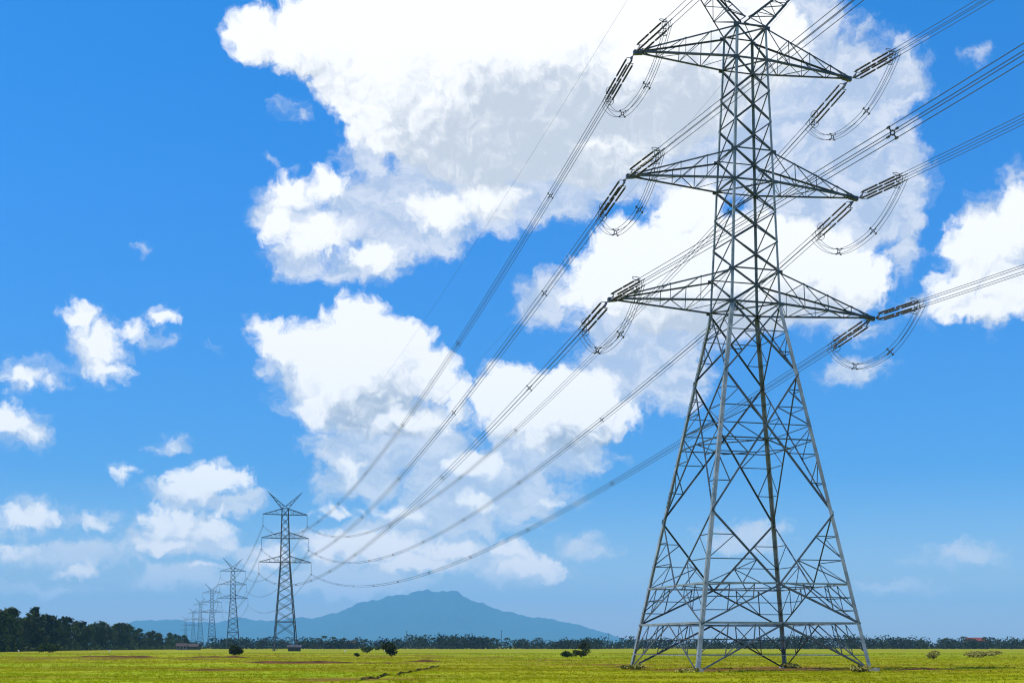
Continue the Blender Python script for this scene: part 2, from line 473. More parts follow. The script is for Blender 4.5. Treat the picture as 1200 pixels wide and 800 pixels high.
M_GRASS = material('rice_grass', grass_blades)
M_FIELD = material('paddy_field', field)
# one sheet: fine near the camera, coarse out to the horizon
g = MB()
ys = [-2000, -400, -60, 0, 20, 40] + list(np.arange(50, 330, 2.5)) + [335, 345, 360, 380, 410, 450, 500, 600, 800, 1100, 1600, 2500, 4500, 8000, 14000, 24000]
xs = [-24000, -14000, -6000, -2500, -1000, -500, -300] + list(np.arange(-190, 191, 3.0)) + [300, 500, 1000, 2500, 6000, 14000, 24000]
np_r = np.random.default_rng(5)
ph = [(np_r.uniform(0.05, 0.55), np_r.uniform(0.15, 0.9), np_r.uniform(0, 6.28), np_r.uniform(0.012, 0.034)) for _ in range(14)]


def ground_z(x, y):
    if y < 40 or y > 420 or abs(x) > 260:
        return 0.0
    z = sum(a * math.sin(fx * x * (1 if i % 2 else -1) + fy * y + s) for i, (fx, fy, s, a) in enumerate(ph))
    return z * min(1, (y - 40) / 20) * min(1, (420 - y) / 80) * min(1, (260 - abs(x)) / 60)


gv = [(x, y, ground_z(x, y)) for y in ys for x in xs]
nx = len(xs)
gf = [(j * nx + i, j * nx + i + 1, (j + 1) * nx + i + 1, (j + 1) * nx + i) for j in range(len(ys) - 1) for i in range(nx - 1)]
g.add(gv, gf)
tag(g.build('ground', M_FIELD, smooth=True), kind='structure')

# low red-brown earth bunds between the paddies
M_EARTH = simple('red_earth', (0.050, 0.019, 0.006), (0.125, 0.055, 0.016), 0.6, 0.95, 0, 0.1)


M_BUND = simple('grassy_earth', (0.12, 0.085, 0.008), (0.20, 0.14, 0.012), 0.8, 0.95, 0, 0.1)


def bund(path, w, h, seed, mat=M_EARTH):
    r = random.Random(seed)
    mb = MB()
    pts = []
    for (x0, y0), (x1, y1) in zip(path[:-1], path[1:]):
        n = max(2, int(math.hypot(x1 - x0, y1 - y0) / 0.8))
        pts += [(x0 + (x1 - x0) * i / n, y0 + (y1 - y0) * i / n) for i in range(n)]
    n = len(pts)
    verts = []
    for i, (x, y) in enumerate(pts):
        e = min(1, i / 4, (n - 1 - i) / 4)
        y += r.uniform(-.2, .2)
        hh = h * e * r.uniform(0.8, 1.1)
        z = ground_z(x, y)
        for dy, dz in ((-w, -0.12), (-w * .45, hh * .75), (0, hh), (w * .5, hh * .7), (w, -0.12)):
            verts.append((x + r.uniform(-.1, .1), y + dy, z + dz))
    mb.add(verts, [(i * 5 + k, (i + 1) * 5 + k, (i + 1) * 5 + k + 1, i * 5 + k + 1) for i in range(n - 1) for k in range(4)])
    tag(mb.build('earth_bank', mat, smooth=True), kind='structure')


bund([(-34, 163), (-26, 161), (-19, 160), (-14.5, 163)], 1.5, 0.26, 1)
bund([(-15, 172), (-11, 176), (-9, 178)], 1.4, 0.35, 2)
bund([(-9.9, 77), (-9.3, 82), (-8.5, 96), (-8.0, 116), (-7.6, 139)], 1.3, 0.17, 3, M_BUND)
bund([(-28.5, 113), (-25, 115)], 0.8, 0.22, 4)
bund([(-84, 246), (-72, 243), (-66, 244)], 1.8, 0.5, 5)
bund([(-60, 236), (-54, 235), (-47, 237)], 1.6, 0.45, 6)
bund([(8, 128), (11, 127), (15, 126)], 1.0, 0.3, 7)
bund([(33, 112), (37, 114), (41, 113)], 0.8, 0.2, 8)

# the hills: one height field, the big mountain and its shoulders
M_HILL = simple('forested_hill', (0.007, 0.022, 0.020), (0.016, 0.040, 0.032), 0.004, 0.95, 0, 0.1)
HD = 20000.0
PROFILE = [(60, 0), (110, 10), (165, 32), (220, 33), (262, 29), (287, 34), (320, 31), (350, 35), (375, 36), (400, 42), (420, 50), (442, 57), (467, 62), (486, 64), (510, 65.5), (533, 65),
           (545, 64), (557, 57.5), (575, 52), (600, 45), (625, 38), (660, 33.5), (687, 26), (710, 18), (733, 11), (760, 4), (790, 0)]
mp = 1502.5 / HD
prof_x = [(x - 607) / mp for x, h in PROFILE]
prof_h = [h * 0.965 / mp + EYE for x, h in PROFILE]
hx = np.linspace(prof_x[0] - 200, prof_x[-1] + 200, 260)
hy = np.linspace(-3000, 4200, 70)
r5 = np.random.default_rng(3)
waves = [(r5.uniform(.0008, .007), r5.uniform(.0008, .006), r5.uniform(0, 6.28)) for _ in range(26)]
hv = []
for y in hy:
    for x in hx:
        ridge = np.interp(x, prof_x, prof_h) * (1 + .022 * math.sin(x * .0066) + .018 * math.sin(x * .013 + 1) + .012 * math.sin(x * .029 + 2) + .007 * math.sin(x * .051))
        fall = max(0.0, 1 - abs(y) / (3000 if y < 0 else 4200)) ** 1.25
        n = sum(math.sin(a * x + b * y + c) / (1 + 260 * a) for a, b, c in waves) * 0.02
        spur = 0.10 * math.sin(x * 0.0045 + 0.6 * math.sin(y * 0.0018)) * min(1, abs(y) / 1100)
        hv.append((x, HD + y, max(-2.0, ridge * (fall * (1 + spur) + n * min(1, fall * 3)) - 0.5)))
h = MB()
n = len(hx)
h.add(hv, [(j * n + i, j * n + i + 1, (j + 1) * n + i + 1, (j + 1) * n + i) for j in range(len(hy) - 1) for i in range(n - 1)])
tag(h.build('hills', M_HILL, smooth=True), kind='structure')

HAZE_DENSITY = 6.0e-5
hz = MB()
hz.box((-26000, -2600, -3), (26000, 26000, 1010))
haze = hz.build('haze', bpy.data.materials.new('haze_air'))
tag(haze, kind='stuff')
hm = haze.data.materials[0]
hm.use_nodes = True
hk = Nodes(hm.node_tree)
pv = hk.new('ShaderNodeVolumePrincipled', {'Color': (0.25, 0.61, 1.0, 1), 'Density': HAZE_DENSITY, 'Anisotropy': 0.0})
hk.t.links.new(pv.outputs[0], hk.new('ShaderNodeOutputMaterial').inputs['Volume'])

# ------------------------------------------------------------------ transmission towers
LINE = rad(14.58)                              # the line runs away to the left of the view axis; crossarms stand square to it
AX = V((math.cos(LINE), math.sin(LINE), 0))    # along the crossarms, towards the right-hand tips
LN = V((-math.sin(LINE), math.cos(LINE), 0))   # along the line, away from the camera
SIGNS = [(-1, -1), (1, -1), (1, 1), (-1, 1)]   # the four legs (across, along)


def build_tower(root, half, panels, arms, top, horn, sz, near, steel_leg, steel_brace):
    """A lattice tower standing at the origin, crossarms along x. half(h) is half the width of the body at height h."""
    P = lambda s, h: V((s[0] * half(h), s[1] * half(h), h))
    wl, wb, wr = sz
    # legs
    cuts = sorted({0.0, top, *[p[0] for p in panels], *[p[1] for p in panels]})
    for s in SIGNS:
        mb = MB()
        for a, b in zip(cuts[:-1], cuts[1:]):
            k = 1.0 if a < arms[0][0] - 1 else 0.62
            mb.angle(P(s, a), P(s, b), wl * k, (-s[0], 0, 0), (0, -s[1], 0))
        mb.build('leg', steel_leg, root)
        if near:                                       # concrete footings
            mb = MB()
            x, y = s[0] * half(0), s[1] * half(0)
            mb.add([(x - .6, y - .6, -.5), (x + .6, y - .6, -.5), (x + .6, y + .6, -.5), (x - .6, y + .6, -.5), (x - .42, y - .42, .3), (x + .42, y - .42, .3), (x + .42, y + .42, .3), (x - .42, y + .42, .3)],
                   [(3, 2, 1, 0), (4, 5, 6, 7), (0, 1, 5, 4), (1, 2, 6, 5), (2, 3, 7, 6), (3, 0, 4, 7)])
            mb.build('footing', M_CONCRETE, root)
    # the four faces
    for i in range(4):
        a, b = SIGNS[i], SIGNS[(i + 1) % 4]
        nrm = V((-(a[0] + b[0]) / 2, -(a[1] + b[1]) / 2, 0))           # inward
        main, reds = MB(), []
        A = lambda h: P(a, h)
        B = lambda h: P(b, h)
        off = nrm * (wb * 0.9)

        def m(p, q, w=wb, mb=None, o=0.0):
            (mb or main).angle(V(p) + nrm * o, V(q) + nrm * o, w, (0, 0, 1) if abs(p[2] - q[2]) < .3 * np.linalg.norm(V(p) - V(q)) else (b[0] - a[0], b[1] - a[1], 0), nrm)

        def on(p, q, h):
            t = (h - p[2]) / (q[2] - p[2])
            return p + (q - p) * t

        def triangle(p, q, apex, n, w=wr):
            """Redundant bracing between a leg (p..q, both on it) and the two diagonals meeting at apex."""
            red = MB()
            reds.append(red)
            m(on(p, q, apex[2]), apex, w, red, .03)
            for start in (p, q):
                hs = [start[2] + (apex[2] - start[2]) * t for t in np.linspace(0, 1, n + 2)[1:]]
                last = None
                for h_ in hs[:-1]:
                    l, d = on(p, q, h_), start + (apex - start) * ((h_ - start[2]) / (apex[2] - start[2]))
                    m(l, d, w, red, .03)
                    if last is not None:
                        m(last, l, w, red, .03)
                    last = d
                m(last, on(p, q, apex[2]), w, red, .03)

        for (h0, h1, style, n) in panels:
            a0, a1, b0, b1 = A(h0), A(h1), B(h0), B(h1)
            if style == 'x':
                w_ = wb * (.78 if near and h0 > 32 else 1.0)
                m(a0, b1, w_)
                m(b0, a1, w_, main, wb * .25)
                if n:
                    t = half(h0) / (half(h0) + half(h1))
                    apex = a0 + (b1 - a0) * t
                    triangle(a0, a1, apex, n)
                    triangle(b0, b1, apex, n)
            elif style == 'v':                        # from the legs above down to the middle of the strut below
                mid = (a0 + b0) / 2
                for t_, f_ in ((a1, a0), (b1, b0)):
                    red = MB()
                    reds.append(red)
                    m(t_, mid)
                    prev = None
                    for t in np.linspace(0, 1, n + 2)[1:-1]:
                        l, d = t_ + (f_ - t_) * t, t_ + (mid - t_) * t
                        m(l, d, wr, red, .03)
                        if prev is not None:
                            m(prev, l, wr, red, .03)
                        prev = d
                    m(prev, f_, wr, red, .03)
                    q1 = f_ + (mid - f_) * .5
                    m(prev, q1, wr, red, .03)
            elif style == 'a':                        # from the middle of the strut above down to the legs below
                mid = (a1 + b1) / 2
                for t_, f_ in ((a1, a0), (b1, b0)):
                    red = MB()
                    reds.append(red)
                    m(mid, f_)
                    prev = None
                    for t in np.linspace(0, 1, n + 2)[1:-1]:
                        l, d = f_ + (t_ - f_) * t, f_ + (mid - f_) * t
                        m(l, d, wr, red, .03)
                        q1 = t_ + (mid - t_) * t
                        m(d, q1, wr, red, .03)
                        m(q1, l if prev is None else prev, wr, red, .03)
                        prev = d
        for h_, w in RINGS[id(root)]:
            hor = MB()
            m(A(h_), B(h_), w, hor, .02)
            hor.build('horizontal_strut', steel_leg if near and h_ < 10 else steel_brace, root)
        main.build('face_bracing', steel_brace, root)
        for red in reds:
            red.build('secondary_bracing', steel_brace, root)
    # plan bracing: crossed diagonals and a diamond inside the body
    for h_ in PLAN[id(root)]:
        pb = MB()
        pb.angle(P(SIGNS[0], h_), P(SIGNS[2], h_), wr * 1.5, (0, 0, 1), (1, -1, 0))
        pb.angle(P(SIGNS[1], h_ + wr * .6), P(SIGNS[3], h_ + wr * .6), wr * 1.5, (0, 0, 1), (1, 1, 0))
        pb.build('plan_bracing', steel_brace, root)
    for h_ in DIAMOND[id(root)]:
        pb = MB()
        q = [(P(SIGNS[i], h_) + P(SIGNS[(i + 1) % 4], h_)) / 2 for i in range(4)]
        for i in range(4):
            pb.angle(q[i], q[(i + 1) % 4], wr * 1.2, (0, 0, 1), q[i] * -1)
        pb.build('plan_bracing', steel_brace, root)
    # crossarms
    for (h0, depth, reach) in arms:
        for s in (-1, 1):
            web = MB()
            tip = V((s * reach, 0, h0))
            roots = {(k, z): V((s * half(h0 + z), k * half(h0 + z), h0 + z)) for k in (-1, 1) for z in (0, depth)}
            tips = {(k, z): tip + V((0, k * .16, .10 if z else 0)) for k in (-1, 1) for z in (0, depth)}
            nb = 4
            L = lambda k, z, t: roots[k, z] + (tips[k, z] - roots[k, z]) * t
            ts = [j / nb for j in range(nb)] + [.93]
            w2 = wr * .75
            for j, t in enumerate(ts):
                for k in (-1, 1):
                    if j:
                        web.angle(L(k, 0, t), L(k, depth, t), w2, (s, 0, 0), (0, -k, 0))
                    if j < len(ts) - 1:
                        t2 = ts[j + 1]
                        web.angle(L(k, depth, t), L(k, 0, t2), w2, (0, 0, 1), (0, -k, 0))
                for z in (0, depth):
                    if j and (near or z == 0):
                        web.angle(L(-1, z, t), L(1, z, t), w2, (s, 0, 0), (0, 0, 1))
                    if j < len(ts) - 1 and z == 0:
                        e = 1 if j % 2 else -1
                        web.angle(L(e, z, t), L(-e, z, ts[j + 1]), w2, (0, 0, 1), (s, 0, 0))
            if not near:
                for k in (-1, 1):
                    for z in (0, depth):
                        web.angle(roots[k, z], tips[k, z], wb, (0, 0, 1), (0, -k, 0))
            o = web.build('crossarm', steel_brace, root)
            if near:
                for k in (-1, 1):
                    for z in (0, depth):
                        c = MB()
                        c.angle(roots[k, z], tips[k, z], wb * (1.15 if z == 0 else .95), (0, 0, 1 if z == 0 else -1), (0, -k, 0))
                        c.build('chord', steel_brace, o)
                c = MB()
                c.plate([tip + V((-s * .75, 0, .22)), tip + V((s * .12, 0, .16)), tip + V((s * .12, 0, -.22)), tip + V((-s * .75, 0, -.10))], (0, 1, 0), .36)
                c.build('tip_plate', M_FITTING, o)
                for (k, z), p in roots.items():                   # gussets where the arm meets the legs
                    c = MB()
                    c.plate([p + V((-s * .20, k * .02, -.17)), p + V((s * .30, k * .02, -.15)), p + V((s * .30, k * .02, .15)), p + V((-s * .20, k * .02, .18))], (0, 1, 0), .03)
                    c.build('gusset_plate', steel_brace, o)
    # the two earth wire arms, a V above the body
    for s in (-1, 1):
        hm_ = MB()
        tip = V((s * horn[0], 0, horn[1]))
        low = {k: V((s * half(top), k * half(top), top)) for k in (-1, 1)}
        up = {k: V((s * .12, k * half(top) * .35, top + horn[2])) for k in (-1, 1)}
        w2 = wr * .85
        for k in (-1, 1):
            hm_.angle(low[k], tip + V((0, k * .1, 0)), wb * .9, (0, 0, 1), (0, -k, 0))
            hm_.angle(up[k], tip + V((0, k * .1, .15)), wb * .8, (0, 0, -1), (0, -k, 0))
            hm_.angle(low[k], up[k], wr, (0, 0, 1), (0, -k, 0))
        nb = 6 if near else 4
        for j in range(nb):
            t, t2 = j / nb, (j + 1) / nb * .97
            for k in (-1, 1):
                l0, l1 = low[k] + (tip - low[k]) * t, low[k] + (tip - low[k]) * t2
                u0, u1 = up[k] + (tip - up[k]) * t, up[k] + (tip - up[k]) * t2
                hm_.angle(u0, l1, w2, (0, 0, 1), (0, -k, 0))
                hm_.angle(l1, u1, w2, (s, 0, 0), (0, -k, 0))
            e = 1 if j % 2 else -1
            hm_.angle(low[e] + (tip - low[e]) * t, low[-e] + (tip - low[-e]) * t2, w2, (0, 0, 1), (s, 0, 0))
            hm_.angle(up[e] + (tip - up[e]) * t, up[-e] + (tip - up[-e]) * t2, w2, (0, 0, 1), (s, 0, 0))
            if j:
                hm_.angle(low[-1] + (tip - low[-1]) * t, low[1] + (tip - low[1]) * t, w2, (0, 0, 1), (s, 0, 0))
        hm_.build('earth_wire_arm', steel_brace, root)


M_CONCRETE = simple('concrete', (0.22, 0.21, 0.18), (0.34, 0.32, 0.28), 1.5, 0.9)
RINGS, PLAN, DIAMOND = {}, {}, {}
# the near strain tower
T1 = V((21.06, 116.0, 0))
half1 = lambda h: float(np.interp(h, [0, 32.6, 54.6, 57.6], [8.125, 2.40, 1.55, 1.46]))
near_tower = empty('transmission_tower', T1, LINE)
tag(near_tower, 'huge lattice steel pylon standing nearest in the field, cut off at the top', 'pylon', 'pylons of the power line')
RINGS[id(near_tower)] = [(1.35, .05), (4.05, .17), (7.45, .14), (20.2, .10), (32.6, .14), (35.6, .11), (43.6, .13), (46.4, .10), (54.6, .13), (57.6, .13)]
PLAN[id(near_tower)] = [32.6, 43.6, 54.6, 57.5]
DIAMOND[id(near_tower)] = [4.15, 7.55, 20.1]
build_tower(near_tower, half1,
            [(0, 4.05, 'a', 2), (4.05, 7.45, 'a', 2), (7.45, 13.75, 'v', 2), (13.75, 26.3, 'x', 2), (26.3, 32.6, 'x', 1), (32.6, 35.6, 'x', 0), (35.6, 38.3, 'x', 0), (38.3, 41.0, 'x', 0), (41.0, 43.6, 'x', 0),
             (43.6, 46.4, 'x', 0), (46.4, 49.1, 'x', 0), (49.1, 51.9, 'x', 0), (51.9, 54.6, 'x', 0), (54.6, 57.6, 'x', 0)],
            [(32.6, 2.9, 12.93), (43.6, 2.7, 11.215), (54.6, 2.9, 10.54)], 57.6, (7.8, 65.0, 1.2), (.33, .145, .075), True, M_STEEL, M_BRACE)

# the suspension towers beyond
half2 = lambda h: float(np.interp(h, [0, 41.3, 63.5, 67.5], [5.5, 2.3, 1.65, 1.55]))
cuts2 = [0, 7, 13.5, 18.5, 23, 27.2, 31, 34.6, 38, 41.3, 44.3, 47.8, 51.2, 55.2, 58.5, 62.2, 66.5]
ARMS2 = [(41.3, 2.9, 12.2), (52.6, 2.7, 11.0), (63.6, 2.7, 10.3)]
DIST = [(334.2, 600), (273.0, 1051), (248.3, 1475), (234.6, 1900), (226.4, 2400), (217.5, 3050)]
TLABEL = ['dark lattice pylon second in the line, its foot beside a low dark hut',
          'slim distant pylon third in the line, just behind the round dark bush',
          'faint pylon fourth in the line between the third and the hazier ones',
          'faint hazy pylon fifth in the line, small against the shoulder of the hills',
          'very faint pylon sixth in the line above the little houses',
          'farthest and smallest pylon of the line, almost lost in haze']
towers2 = []
for i, ((px, d), lab) in enumerate(zip(DIST, TLABEL)):
    loc = V(((px - 600) / 1502.5 * d, d, 0))
    if i == 0:
        t = empty('transmission_tower', loc, LINE)
        RINGS[id(t)] = [(13.5, .2), (41.3, .2), (52.6, .2), (63.6, .2), (66.5, .2)]
        PLAN[id(t)] = [13.6, 41.4]
        DIAMOND[id(t)] = [13.4]
        build_tower(t, half2, [(a, b, 'x', 0) for a, b in zip(cuts2[:-1], cuts2[1:])], ARMS2, 66.5, (7.9, 74.2, 1.2), (.40, .20, .13), False, M_FAR_STEEL, M_FAR_STEEL)
    else:
        t = copy_tree(towers2[0])
        t.location = loc
    tag(t, lab, 'pylon', 'pylons of the power line')
    towers2.append(t)

# ------------------------------------------------------------------ insulators, conductors, jumpers
ARM_NAME = ['lowest', 'middle', 'highest']
SIDE_NAME = {-1: 'left', 1: 'right'}
ATTACH = [(12.93, 32.6), (11.215, 43.6), (10.54, 54.6)]
SLOPE = 0.105
SETLEN = 8.0
SUB = [(-1, -1), (1, -1), (1, 1), (-1, 1)]
SP = 0.25                                            # half the spacing of a four-wire bundle


def frame(d):
    d = V(d, float) / np.linalg.norm(d)
    a = np.cross(d, (0, 0, 1.0))
    a /= np.linalg.norm(a)
    return d, a, np.cross(a, d)


def disc_stack(mb, p, d, length, R=.095, pitch=.15):
    d, a, b = frame(d)
    n = int(length / pitch)
    prof = []
    for i in range(n):
        z = i * pitch
        prof += [(z, .04), (z + .03, R * .6), (z + .055, R), (z + .075, R * .98), (z + .085, .055)]
    prof.append((length, .045))
    sides = 8
    verts = [p + d * z + (a * math.cos(2 * math.pi * k / sides) + b * math.sin(2 * math.pi * k / sides)) * r for z, r in prof for k in range(sides)]
    m = len(prof)
    mb.add(verts, [(i * sides + k, i * sides + (k + 1) % sides, (i + 1) * sides + (k + 1) % sides, (i + 1) * sides + k) for i in range(m - 1) for k in range(sides)]
           + [tuple(reversed(range(sides))), tuple((m - 1) * sides + k for k in range(sides))])


def strain_set(tip, d, label):
    """Strings of dark discs that take the pull of one conductor bundle; modelled at the origin, pointing along d."""
    root = empty('strain_insulator', tip)
    tag(root, label, 'insulator', 'strain insulators on the near pylon')
    d, a, b = frame(d)
    P = lambda z, u, v: d * z + a * u + b * v
    S = .27
    mb = MB()
    mb.bar(P(.05, 0, 0), P(.55, 0, 0), .05)
    mb.plate([P(.35, 0, -.08), P(.95, 0, -S - .03), P(1.02, 0, -S - .03), P(.80, 0, 0), P(1.02, 0, S + .03), P(.95, 0, S + .03), P(.35, 0, .08)], a, .04)
    for v in (-1, 1):
        mb.bar(P(.98, -S - .04, v * S), P(.98, S + .04, v * S), .03)
    mb.build('yoke_plate', M_FITTING, root)
    mb = MB()
    for v in (-1, 1):
        mb.bar(P(7.1, -S - .04, v * S), P(7.1, S + .04, v * S), .03)
    for u in (-1, 1):
        mb.bar(P(7.12, u * S, -S - .05), P(7.12, u * S, S + .05), .03)
    for u, v in SUB:
        mb.tube([P(7.15, u * S, v * S), P(7.4, u * SP, v * SP), P(SETLEN, u * SP, v * SP)], .045)
    mb.build('yoke_plate', M_FITTING, root)
    for u, v in SUB:
        mb = MB()
        mb.bar(P(1.0, u * S, v * S), P(7.1, u * S, v * S), .022, 5)
        o = mb.build('link_rod', M_FITTING, root)
        for z0 in (1.25, 4.2):
            mb = MB()
            disc_stack(mb, P(z0, u * S, v * S), d, 2.65)
            mb.build('disc_string', M_DISC, o, smooth=True)
    for v in (-1, 1):
        mb = MB()
        mb.ring(P(6.6, 0, v * (S + .28)), b * .75 + d * .5, .34, .028)
        mb.bar(P(6.95, 0, v * (S + .05)), P(6.75, 0, v * (S + .06)), .025)
        mb.bar(P(6.75, 0, v * (S + .06)), P(6.45, 0, v * (S + .2)), .025)
        mb.build('corona_ring', M_FITTING, root, smooth=True)
    return d


def spacer_mesh(mb, c, d, k=1.0, r=.037):
    d, a, b = frame(d)
    mb.ring(c, d, .13 * k, r * 1.1, 12, 5)
    for u, v in SUB:
        e = (a * u + b * v)
        mb.bar(c + e * .09 * k, c + e * SP, r, 5)
        mb.bar(c + e * SP - d * .11, c + e * SP + d * .11, r * 1.9, 5)


def bundle(name, p, q, sag, label, group, r, spacers, seg=64, separate=True, cat='power line', kind_sag=None):
    """Four wires hanging from p to q with the given sag, and the spacers that hold them apart."""
    p, q = V(p, float), V(q, float)
    C = lambda t: p + (q - p) * t - V((0, 0, 4 * sag * t * (1 - t)))
    D = lambda t: (q - p) - V((0, 0, 4 * sag * (1 - 2 * t)))
    ts = np.linspace(0, 1, seg + 1)
    _, a, _ = frame(q - p)
    up = V((0, 0, 1.0))
    if separate:
        root = empty(name, p)
        for u, v in SUB:
            mb = MB()
            mb.tube([C(t) - p + a * u * SP + up * v * SP for t in ts], r, 5)
            mb.build('wire', M_WIRE, root, smooth=True)
        for t in spacers:
            mb = MB()
            spacer_mesh(mb, C(t) - p, D(t))
            mb.build('spacer', M_FITTING, root)
    else:
        mb = MB()
        for u, v in SUB:
            mb.tube([C(t) - p + a * u * SP + up * v * SP for t in ts], r, 4)
        root = mb.build(name, M_WIRE)
        root.location = p
    tag(root, label, cat, group)
    return root


SAGS = [13.0, 16.3, 18.2]
SAGS_NEAR = [9.4, 11.8, 16.2]
ends = {}
for i, (reach, h0) in enumerate(ATTACH):
    for s in (-1, 1):
        tip = T1 + AX * s * reach + V((0, 0, h0))
        for way, wname in ((1, 'far'), (-1, 'near')):
            sl = 4 * SAGS[i] / 484.0 if way == 1 else 4 * SAGS_NEAR[i] / 470.0
            start = tip + LN * way * .25 + V((0, 0, -.06))
            d = LN * way + V((0, 0, -sl))
            what = 'pulling towards the second pylon' if way == 1 else 'pulling towards the camera'
            d = strain_set(start, d, f'insulator strings at the near pylon\'s {ARM_NAME[i]} {SIDE_NAME[s]} crossarm tip, {what}')
            ends[i, s, way] = start + d * SETLEN
        # the jumper loop slung under the tip
        e0, e1 = ends[i, s, 1], ends[i, s, -1]
        jr = empty('jumper_loop', tip)
        tag(jr, f'slack wire loop hanging below the near pylon\'s {ARM_NAME[i]} {SIDE_NAME[s]} crossarm tip', 'jumper cable', 'jumper loops on the near pylon')
        drop = 3.3
        J = lambda t: e0 + (e1 - e0) * t + V((0, 0, -drop * (1 - abs(2 * t - 1) ** 2.3))) - tip
        ts = np.linspace(0.0, 1, 29)
        for u, v in SUB:
            mb = MB()
            pts = []
            for t in ts:
                dd = J(min(1, t + .02)) - J(max(0, t - .02))
                dd, a, b = frame(dd)
                pts.append(J(t) + AX * u * SP * .9 + np.cross(AX, dd) * v * SP * .9)
            mb.tube(pts, .022, 5)
            mb.build('wire', M_WIRE, jr, smooth=True)
        for t in (.30, .68):
            mb = MB()
            spacer_mesh(mb, J(t), J(t + .02) - J(t - .02))
            mb.build('spacer', M_FITTING, jr)

SUSP = 5.4
tw = []                                              # where the bundles hang on the far towers


def hang(i, j, s):
    d = DIST[i][1]
    base = V(((DIST[i][0] - 600) / 1502.5 * d, d, 0))
    h0, _, reach = ARMS2[j]
    return base + AX * s * (reach - .1) + V((0, 0, h0))


def suspension_set(p, label, detail):
    root = empty('suspension_insulator', p) if detail else None
    m1, m2 = MB(), MB()
    m1.bar((0, 0, 0), (0, 0, -SUSP + .2), .04, 5)
    m1.plate([AX * -.35 + V((0, 0, -SUSP + .35)), AX * .35 + V((0, 0, -SUSP + .35)), AX * .3 + V((0, 0, -SUSP)), AX * -.3 + V((0, 0, -SUSP))], LN, .06)
    for u, v in SUB:
        m1.bar(AX * u * SP + V((0, 0, v * SP - SUSP)) - LN * .3, AX * u * SP + V((0, 0, v * SP - SUSP)) + LN * .3, .07, 5)
    disc_stack(m2, V((0, 0, -.4)), (0.0001, 0, -1), 4.3, .2, .2)
    if detail:
        m1.build('clamp', M_FITTING, root)
        m2.build('disc_string', M_DISC, root)
    else:
        m2.v, m2.f = m2.v, m2.f
        o = len(m1.v)
        m1.add(m2.v, m2.f)
        root = m1.build('suspension_insulator', M_DISC)
        root.location = p
    tag(root, label, 'insulator', 'suspension insulators on the far pylons')


ORD = ['second', 'third', 'fourth']
for i in range(3):
    for j in range(3):
        for s in (-1, 1):
            suspension_set(hang(i, j, s), f'insulator string hanging from the {ORD[i]} pylon\'s {ARM_NAME[j]} {SIDE_NAME[s]} crossarm tip', i == 0)

for j in range(3):
    for s in (-1, 1):
        low = V((0, 0, -SUSP))
        L1 = 484.0
        a = ends[j, s, 1]
        ahead = hang(0, j, s) + low
        bundle('conductor_bundle', a, ahead, SAGS[j], f'sagging conductors from the near pylon\'s {ARM_NAME[j]} {SIDE_NAME[s]} crossarm to the second pylon',
               'conductor bundles leaving the near pylon', .028, [(18 + 46 * k) / L1 for k in range(10)])
        b = ends[j, s, -1]
        back = b - LN * 470 + V((0, 0, 3.0 + .1 * j))
        bundle('conductor_bundle', b, back, SAGS_NEAR[j], f'conductors passing overhead towards the camera from the near pylon\'s {ARM_NAME[j]} {SIDE_NAME[s]} crossarm',
               'conductor bundles coming overhead', .024, [(38 + 5 * j + 48 * k) / 470 for k in range(9)])
        for i in range(2):
            bundle('conductor_bundle', hang(i, j, s) + low, hang(i + 1, j, s) + low, 11.5,
                   f'thin conductors between the {ARM_NAME[j]} {SIDE_NAME[s]} crossarms of the {ORD[i]} and {ORD[i + 1]} pylons',
                   f'conductor bundles beyond the {ORD[i]} pylon', .030, [], 24, False)

# earth wires on the horns
for s in (-1, 1):
    def horn_tip(i):
        d = DIST[i][1]
        return V(((DIST[i][0] - 600) / 1502.5 * d, d, 0)) + AX * s * 7.9 + V((0, 0, 74.2))
    p = T1 + AX * s * 7.8 + V((0, 0, 64.9))
    for (a, b, sag, txt) in ((p, horn_tip(0), 11.5, 'between the near pylon and the second pylon'), (p, p - LN * 478 + V((0, 0, 3)), 11.5, 'passing overhead from the near pylon'),
                             (horn_tip(0), horn_tip(1), 9.0, 'between the second and third pylons')):
        mb = MB()
        mb.tube([a + (b - a) * t - V((0, 0, 4 * sag * t * (1 - t))) - a for t in np.linspace(0, 1, 61)], .011, 5)
        o = mb.build('earth_wire', M_WIRE, smooth=True)
        o.location = a
        tag(o, f'single thin wire on the {SIDE_NAME[s]} top arms, {txt}', 'earth wire', 'earth wires')

# ------------------------------------------------------------------ trees, bushes, houses, grass
def leaf(name, c1, c2, scale=0.35):
    def f(k, b):
        p = k.new('ShaderNodeTexCoord').outputs['Object']
        r = k.new('ShaderNodeObjectInfo').outputs['Random']
        n = k.noise(p, scale, 4.0, 0.6)
        c = k.mix(k.step(n, 0.32, 0.68), (*c1, 1), (*c2, 1))
        c = k.new('ShaderNodeHueSaturation', {'Hue': k.math('MULTIPLY_ADD', r, 0.03, 0.485), 'Saturation': 1.0, 'Value': k.math('MULTIPLY_ADD', r, 0.5, 0.75), 'Color': c}).outputs[0]
        link_in(k, b, 'Base Color', c)
        b.inputs['Roughness'].default_value = 0.8
        b.inputs['Specular IOR Level'].default_value = 0.15
    return material(name, f)


M_DARKLEAF = leaf('dark_foliage', (0.018, 0.030, 0.006), (0.060, 0.075, 0.014))
M_FARLEAF = leaf('far_foliage', (0.010, 0.017, 0.006), (0.028, 0.036, 0.010), 0.05)
M_BUSHLEAF = leaf('bush_foliage', (0.022, 0.038, 0.007), (0.060, 0.085, 0.012), 0.8)
M_STRAW = leaf('straw_grass', (0.20, 0.17, 0.035), (0.32, 0.27, 0.06), 0.8)
M_BARK = simple('bark', (0.035, 0.026, 0.018), (0.075, 0.058, 0.042), 1.2, 0.9)


